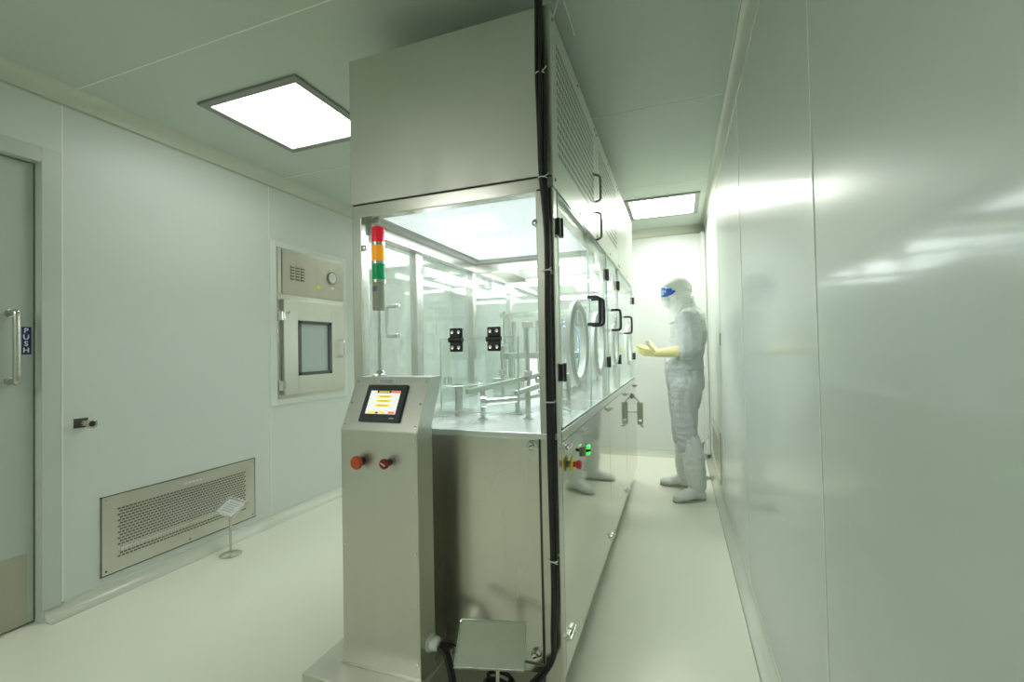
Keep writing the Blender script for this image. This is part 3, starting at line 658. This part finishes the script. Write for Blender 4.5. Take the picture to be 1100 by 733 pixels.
# ------------------------------------------------------------------ floor sign stands
def stand(name, label, c, e, foot, card=False, W=.213, H=.135, tilt=36):
    e = V(e).normalized(); bk = V((-e.y, e.x, 0)); tr_ = math.radians(tilt); s = bk*math.cos(tr_)+V((0, 0, 1))*math.sin(tr_); n = e.cross(s)
    t = thing(name, label, 'sign stand', (foot[0], foot[1], 0)); c = V(c)
    b = MB(); b.lathe([(0, 0), (.060, 0), (.060, .003), (.055, .006), (.012, .008), (.010, .012), (0, .012)], (foot[0], foot[1], 0), (0, 0, 1), 36); b.build('base', M_steelf, t)
    b = MB(); b.cyl((foot[0], foot[1], .008), (foot[0], foot[1], c.z-.012), .0065, n=14); b.cyl((foot[0], foot[1], c.z-.03), c-n*.004, .010, n=14); b.build('pole', M_steelf, t)
    b = MB(); b.obox(c, e, s, n, W, H, .004, .001); pl = b.build('tray', M_steelf if card else M_tray, t)
    b = MB()
    b.obox(c+s*(H/2-.004)+n*.005, e, s, n, W, .009, .010, .003); b.obox(c-s*(H/2-.002)+n*.003, e, s, n, W, .004, .006, .001)
    b.obox(c+e*(W/2-.002)+n*.003, e, s, n, .004, H, .006, .001); b.obox(c-e*(W/2-.002)+n*.003, e, s, n, .004, H, .006, .001); b.build('tray_lip', M_chrome, pl)
    if card:
        b = MB(); b.obox(c+n*.0032, e, s, n, W-.03, H-.02, .001); cd = b.build('card', M_paper, pl)
        b = MB()
        for i in range(5): b.obox(c+n*.0040+s*(.028-i*.014), e, s, n, (W-.10)*(1-.12*(i % 3)), .003, .0004)
        b.build('card_print', M_grey, cd)
    return t
stand('sign_stand', 'low steel sign stand with card beside the left wall grille', (-2.555, 2.0, .282), (.98, -.21, 0), (-2.56, 2.0), True, .215, .118, 34)
stand('sign_stand', 'low steel stand with blank tilted plate in front of the machine', (-.561, 1.297, .295), (.97, .245, 0), (-.552, 1.32))
stand('sign_stand', 'low steel sign stand behind the standing person by the right wall', (.195, 4.473, .34), (0, -1, 0), (.189, 4.473), False, .14, .13, 45)

# ------------------------------------------------------------------ person
def ring_loft(b, rings, n=28):
    """rings: (centre, a-vector, b-vector)"""
    R = []
    for c, a, d in rings:
        c, a, d = V(c), V(a), V(d)
        R.append([b.verts.new(c+a*math.cos(2*math.pi*k/n)+d*math.sin(2*math.pi*k/n)) for k in range(n)])
    for A, B in zip(R, R[1:]):
        for k in range(n): b.faces.new([A[k], A[(k+1) % n], B[(k+1) % n], B[k]])
    b.faces.new(R[0][::-1]); b.faces.new(R[-1])
def limb(b, pts, n=20, sq=1.0):
    """pts: (x,y,z,r); spheres at the ends round it off"""
    P_ = [V(p[:3]) for p in pts]; rings = []; a = None
    for i, p in enumerate(P_):
        tdir = (P_[min(i+1, len(P_)-1)]-P_[max(i-1, 0)]).normalized()
        if a is None: a = tdir.orthogonal().normalized()
        a = (a-tdir*a.dot(tdir)).normalized(); c = tdir.cross(a)
        rings.append((p, a*pts[i][3], c*pts[i][3]))
    ring_loft(b, rings, n)
    for i in (0, -1):
        bb = bmesh.ops.create_uvsphere(b, u_segments=n, v_segments=n//2, radius=pts[i][3]*.995)
        bmesh.ops.translate(b, vec=P_[i], verts=bb['verts'])
def ell(b, c, sx_, sy_, sz_, rot=None):
    bb = bmesh.ops.create_uvsphere(b, u_segments=28, v_segments=18, radius=1)
    for v in bb['verts']:
        q = V((v.co.x*sx_, v.co.y*sy_, v.co.z*sz_))
        if rot: q = rot @ q
        v.co = q+V(c)
def fused(name, b, vox, m, parent, it=4, disp=None):
    bmesh.ops.recalc_face_normals(b, faces=b.faces[:])
    me = bpy.data.meshes.new(name); b.to_mesh(me); b.free()
    o = bpy.data.objects.new('tmp_fuse', me); C.objects.link(o)
    r = o.modifiers.new('r', 'REMESH'); r.mode = 'VOXEL'; r.voxel_size = vox
    s = o.modifiers.new('s', 'SMOOTH'); s.factor = .5; s.iterations = it
    me2 = bpy.data.meshes.new_from_object(o.evaluated_get(bpy.context.evaluated_depsgraph_get()))
    bpy.data.objects.remove(o); bpy.data.meshes.remove(me)
    q = MB(); q.bm.from_mesh(me2)
    if disp:
        q.bm.normal_update(); mv = [(v, v.normal.copy(), v.co.copy()) for v in q.bm.verts]
        for v, nn, c in mv: v.co = c+nn*disp(c)
    shade(q.bm); return q.build(name, m, parent)
RZ = lambda a: Matrix.Rotation(a, 3, 'Z'); RY = lambda a: Matrix.Rotation(a, 3, 'Y')

Y0 = 3.95
H_ = thing('person', 'person in white cleanroom coverall, hood, blue goggles and yellow gloves reaching out', 'person', (.05, Y0, 0))
# body (under the garments), one continuous surface
NS = (.075, Y0-.165, 1.405); FS = (.075, Y0+.165, 1.405)
NE = (.075, Y0-.215, 1.165); FE = (.055, Y0+.215, 1.165)
NW = (-.165, Y0-.175, 1.148); FW = (-.16, Y0+.17, 1.15)
NH, FH = (.055, Y0-.09, .90), (.035, Y0+.10, .90)
NK, FK = (.050, Y0-.115, .50), (.012, Y0+.16, .50)
NA, FA = (.113, Y0-.125, .09), (.030, Y0+.21, .09)
def torso(b, g):
    R = [((.055, Y0, .86), .115, .16), ((.045, Y0, .93), .125, .17), ((.04, Y0, 1.02), .12, .155), ((.055, Y0, 1.12), .11, .15), ((.075, Y0, 1.25), .118, .165), ((.085, Y0, 1.35), .112, .175), ((.085, Y0, 1.42), .09, .15), ((.07, Y0, 1.46), .06, .08)]
    ring_loft(b, [(c, V((rx+g, 0, 0)), V((0, ry+g, 0))) for c, rx, ry in R], 36)
def head(b, g, skin=True):
    rot = RY(math.radians(-6))
    ell(b, (.0, Y0, 1.655), .098+g, .078+g, .11+g, rot); ell(b, (-.035, Y0, 1.59), .062+g, .058+g, .085+g, rot)
    limb(b, [(.06, Y0, 1.42, .055+g), (.03, Y0, 1.56, .052+g)])
b = bmesh.new(); torso(b, -.018); head(b, -.006)
ell(b, (-.103, Y0, 1.60), .012, .012, .02)
for s, (a_, e_, w_) in ((-1, (NS, NE, NW)), (1, (FS, FE, FW))):
    limb(b, [(*a_, .048), (*e_, .038), (*w_, .027)]); ell(b, (w_[0]-.05, w_[1], w_[2]+.006), .042, .012, .014)
for (h_, k_, an) in ((NH, NK, NA), (FH, FK, FA)):
    limb(b, [(*h_, .075), (*k_, .052), (*an, .035)]); limb(b, [(an[0]+.02, an[1], .045, .03), (an[0]-.12, an[1]-.01, .035, .025)])
body = fused('body', b, .009, M_skin, H_, 3)
for s in (-1, 1):
    b = MB(); b.sphere((-.088, Y0+s*.031, 1.642), .012); b.build('eye', M_eye, H_)
b = MB(); b.box(-.098, -.085, Y0-.05, Y0-.012, 1.664, 1.670, .002); b.box(-.098, -.085, Y0+.012, Y0+.05, 1.664, 1.670, .002); b.build('eyebrows', M_hair, H_)

def wrinkle(amp, vert=.35, hor=0):
    def fn(c):
        n1 = noise.noise(V((c.x*16, c.y*16, c.z*16*vert))); n2 = noise.noise(V((c.x*34+5, c.y*34, c.z*30*vert+3)))
        r = amp*(1-2*abs(n1))+amp*.45*n2
        if hor:
            zz = noise.noise(V((c.x*7, c.y*7, c.z*32))); r += hor*(1-2.2*abs(zz))
        return r
    return fn
# coverall
b = bmesh.new(); torso(b, .014)
ell(b, (.04, Y0, .93), .135, .185, .13); ell(b, (.045, Y0, 1.06), .135, .165, .13); ell(b, (.09, Y0, 1.30), .125, .175, .12)
for (a_, e_) in ((NS, NE), (FS, FE)):
    limb(b, [(a_[0], a_[1], a_[2], .085), (a_[0]+.01, a_[1]-.03*(1 if a_ == NS else -1), a_[2]-.12, .087), (e_[0]+.008, e_[1], e_[2]+.03, .078), (e_[0]-.02, e_[1], e_[2], .066)])
for (h_, k_, an) in ((NH, NK, NA), (FH, FK, FA)):
    limb(b, [(h_[0], h_[1], h_[2]-.02, .118), ((h_[0]+k_[0])/2-.012, (h_[1]+k_[1])/2, .70, .088), (k_[0]-.006, k_[1], k_[2]+.05, .074), (k_[0]+.006, k_[1], k_[2]-.08, .070)])
cov = fused('coverall', b, .0065, M_suit, H_, 4, wrinkle(.011, .25, .004))
def bandloft(name, rings, m, parent=H_, amp=.0, n=64, thick=True):
    b = bmesh.new(); R = []
    for c, rx, ry in rings:
        r_ = []
        for k in range(n):
            a = 2*math.pi*k/n; w = 1+amp*math.sin(k*2*math.pi/n*16)
            r_.append(b.verts.new(V(c)+V((rx*w*math.cos(a), ry*w*math.sin(a), 0))))
        R.append(r_)
    for A, B in zip(R, R[1:]):
        for k in range(n): b.faces.new([A[k], A[(k+1) % n], B[(k+1) % n], B[k]]).smooth = True
    b.faces.new(R[0][::-1]); b.faces.new(R[-1]); bmesh.ops.recalc_face_normals(b, faces=b.faces[:]); q = MB(); q.bm = b; return q.build(name, m, parent)
bandloft('waist_band', [((.045, Y0, 1.010), .138, .170), ((.045, Y0, 1.018), .149, .181), ((.045, Y0, 1.036), .149, .181), ((.045, Y0, 1.044), .138, .170)], M_suit, cov, .006)
# boots: knee-high fabric covers with soles
for (k_, an, turn) in ((NK, NA, .55), (FK, FA, -.05)):
    b = bmesh.new(); d = V((-math.cos(turn), -math.sin(turn), 0))
    hp = V((an[0], an[1], 0))
    limb(b, [(k_[0]+.012, k_[1], .47, .077), ((k_[0]+an[0])/2+.012, (k_[1]+an[1])/2, .34, .077), (an[0]*.8+k_[0]*.2+.004, an[1], .20, .074), (an[0], an[1], .12, .064)])
    heel = hp+d*(-.035); 
    fr = []
    for (t_, w_, h0) in ((-.055, .030, .05), (-.03, .042, .085), (.03, .046, .10), (.08, .047, .075), (.13, .048, .055), (.175, .040, .042), (.198, .022, .03)):
        c = hp+d*t_; side = V((-d.y, d.x, 0)); fr.append((c+V((0, 0, .012+h0/2)), side*w_, V((0, 0, h0/2+.004))))
    ring_loft(b, fr, 24)
    bo = fused('boot', b, .006, M_boot, H_, 4, wrinkle(.0045, .8, .003))
    b = MB(); side = V((-d.y, d.x, 0)); L1, L2 = [], []
    for (t_, w_) in ((-.064, .018), (-.05, .036), (.0, .042), (.06, .043), (.12, .047), (.17, .040), (.198, .024), (.207, .006)): 
        L1.append(hp+d*t_+side*w_); L2.append(hp+d*t_-side*w_)
    b.prism([p+V((0, 0, .001)) for p in L1+L2[::-1]], (0, 0, .014)); b.build('sole', M_sole, bo)
    for z, rr in ((.475, .080), (.155, .069)):
        cc = (k_[0]+.012, k_[1]) if z > .3 else (an[0]+.001, an[1])
        bandloft('elastic_band', [((*cc, z-.006), rr-.004, rr-.004), ((*cc, z), rr+.003, rr+.003), ((*cc, z+.006), rr-.004, rr-.004)], M_hood, bo, .01)
# hood: skull cap, neck drape and cape over the shoulders
b = bmesh.new(); rot = RY(math.radians(-6))
ell(b, (.006, Y0, 1.662), .108, .093, .108, rot); ell(b, (.012, Y0, 1.59), .088, .085, .10, rot)
ring_loft(b, [((.045, Y0, 1.60), V((.085, 0, 0)), V((0, .085, 0))), ((.04, Y0, 1.53), V((.095, 0, .01)), V((0, .092, 0))), ((.055, Y0, 1.48), V((.115, 0, .02)), V((0, .125, 0))), ((.07, Y0, 1.435), V((.135, 0, .015)), V((0, .175, 0))), ((.075, Y0, 1.40), V((.140, 0, .01)), V((0, .19, 0)))], 36)
hd_ = fused('hood', b, .006, M_hood, H_, 4, wrinkle(.005, .7, .003))
b = MB()
for i, (px_, pz_, rr) in enumerate(((.115, 1.545, .014), (.125, 1.52, .016), (.128, 1.495, .016), (.12, 1.57, .012))):
    for a in (-.4, 0, .4): b.sphere((px_-.01*abs(a), Y0+a*.14, pz_), rr, (1, 1.8, .9), 12)
b.build('gathered_neck_ties', M_hood, hd_)
b = MB(); b.tube([(-.085, Y0-.072, 1.665), (-.02, Y0-.094, 1.675), (.06, Y0-.085, 1.665), (.108, Y0-.04, 1.65), (.114, Y0, 1.65), (.108, Y0+.04, 1.65), (.06, Y0+.085, 1.665), (-.02, Y0+.094, 1.675), (-.085, Y0+.072, 1.665)], .005, 8); b.build('goggle_strap', M_hood, hd_)
# face mask
b = bmesh.new(); ell(b, (-.058, Y0, 1.572), .055, .066, .062, rot); ell(b, (-.09, Y0, 1.585), .028, .026, .034)
mk = fused('face_mask', b, .005, M_hood, H_, 3, wrinkle(.002, .8, .001))
# goggles
def gog(o, g): 
    b = bmesh.new(); n = 40; rings = []
    for dx, sc in o:
        rr = []
        for k_ in range(n):
            a = 2*math.pi*k_/n; ca, sa = math.cos(a), math.sin(a)
            yy = (abs(ca)**.7)*(1 if ca > 0 else -1)*.094*sc; zz = (abs(sa)**.75)*(1 if sa > 0 else -1)*.040*sc
            if sa < 0: zz *= 1-.35*math.exp(-(yy/.02)**2)
            rr.append(b.verts.new(V((dx+.058*(abs(yy)/.094)**2.2-.006, Y0+yy, 1.645+zz+g))))
        rings.append(rr)
    return b, rings
b, R = gog(((-.062, 1.0), (-.108, .98), (-.116, .92), (-.114, .80), (-.100, .78), (-.066, .84)), 0)
for A, B in zip(R, R[1:]+R[:1]):
    for k_ in range(40): b.faces.new([A[k_], A[(k_+1) % 40], B[(k_+1) % 40], B[k_]]).smooth = True
bmesh.ops.recalc_face_normals(b, faces=b.faces[:]); q = MB(); q.bm = b; gg = q.build('goggles', M_blue, H_)
b, R = gog(((-.1135, .83), (-.1155, .5), (-.1165, .2)), 0)
for A, B in zip(R, R[1:]):
    for k_ in range(40): b.faces.new([A[k_], A[(k_+1) % 40], B[(k_+1) % 40], B[k_]]).smooth = True
b.faces.new(R[-1]); q = MB(); q.bm = b; q.build('goggle_lens', M_lens, gg)
# gloves: long gauntlets ending in open hands, five separate fingers
def glove(e_, w_, s):
    """s=-1 near (left) hand, +1 far (right) hand; palm turned up and inwards, fingers curled up"""
    e_, w_ = V(e_), V(w_); fwd = V((-1, 0, .12)).normalized()
    b = bmesh.new()
    mid = e_.lerp(w_, .45)
    limb(b, [(*(e_+V((-.012, 0, .0))), .045), (*(e_+V((-.04, 0, .0))), .046), (*mid, .040), (*e_.lerp(w_, .8), .033), (*w_, .029)])
    inw = V((0, -s, 0)); pn = (inw*.72+V((0, 0, .70))).normalized()         # palm normal: inwards and up
    acr = fwd.cross(pn).normalized()                                          # across the palm
    if acr.z < 0: acr = -acr                                                  # thumb side = up
    pc = w_+fwd*.05
    ring_loft(b, [(w_-fwd*.01, acr*.027, pn*.022), (w_+fwd*.02, acr*.034, pn*.018), (w_+fwd*.055, acr*.042, pn*.016), (w_+fwd*.088, acr*.041, pn*.014), (w_+fwd*.098, acr*.038, pn*.010)], 24)
    for i, (off, ln, cu, spread) in enumerate(((.032, .078, .35, .16), (.011, .086, .55, .03), (-.011, .080, .75, -.06), (-.031, .064, .95, -.18))):
        p = w_+fwd*.082+acr*off; dv = (fwd+acr*spread).normalized(); pts = [(*p, .0108)]; ang = .10
        for seg, fr_ in enumerate((.45, .30, .25)):
            ang += cu*(.30, .45, .30)[seg]; q = dv*math.cos(ang)+pn*math.sin(ang); p = p+q*ln*fr_; pts.append((*p, (.0098, .0090, .0078)[seg]))
        limb(b, pts, 14)
    p = w_+fwd*.022+acr*.028; pts = [(*p, .0150)]
    for q, l_, r_ in (((fwd*.70+acr*.75+pn*.25), .040, .0130), ((fwd*.62+acr*.9+pn*.2), .032, .0110), ((fwd*.45+acr*1.0+pn*.05), .028, .0088)):
        p = p+q.normalized()*l_; pts.append((*p, r_))
    limb(b, pts, 14)
    g_ = fused('glove', b, .0034, M_glove, H_, 2, wrinkle(.0016, 1.0, 0))
    c = e_+V((-.03, 0, 0)); q = MB(); q.lathe([(.046, 0), (.051, 0), (.051, .006), (.046, .006)], c-V((.004, 0, 0)), (-1, 0, 0), 28); q.build('cuff', M_glove, g_)
glove(NE, NW, -1); glove(FE, FW, 1)

# ------------------------------------------------------------------ light and render settings
def area(name, loc, rot, sx_, sy_, e, col=(1, 1, .96)):
    l = bpy.data.lights.new(name, 'AREA'); l.shape = 'RECTANGLE'; l.size = sx_; l.size_y = sy_; l.energy = e; l.color = col
    o = bpy.data.objects.new(name, l); C.objects.link(o); o.location = loc; o.rotation_euler = rot; return o
area('fill_behind_camera', (-1.9, -1.2, 2.45), (0, 0, 0), .6, .6, 18, (.97, 1, .95))  # added fill lamp, out of view behind the camera, brightens walls and steel
area('cabin_glow', (-.77, 1.95, 1.71), (0, 0, 0), .5, .7, 9, (.9, .96, 1))
area('rear_cabin_glow', (-.77, 3.4, 1.70), (0, 0, 0), .5, 1.2, 16, (.93, .98, 1))
w = bpy.data.worlds.new('world'); bpy.context.scene.world = w; w.use_nodes = True
w.node_tree.nodes['Background'].inputs[0].default_value = (.85, .95, .88, 1); w.node_tree.nodes['Background'].inputs[1].default_value = .05
sc = bpy.context.scene
sc.view_settings.view_transform = 'Standard'; sc.view_settings.look = 'None'; sc.view_settings.exposure = 0.2; sc.view_settings.gamma = 1.0
sc.cycles.max_bounces = 12; sc.cycles.diffuse_bounces = 6; sc.cycles.glossy_bounces = 6; sc.cycles.transparent_max_bounces = 24; sc.cycles.transmission_bounces = 8
sc.cycles.caustics_reflective = True; sc.cycles.sample_clamp_indirect = 4
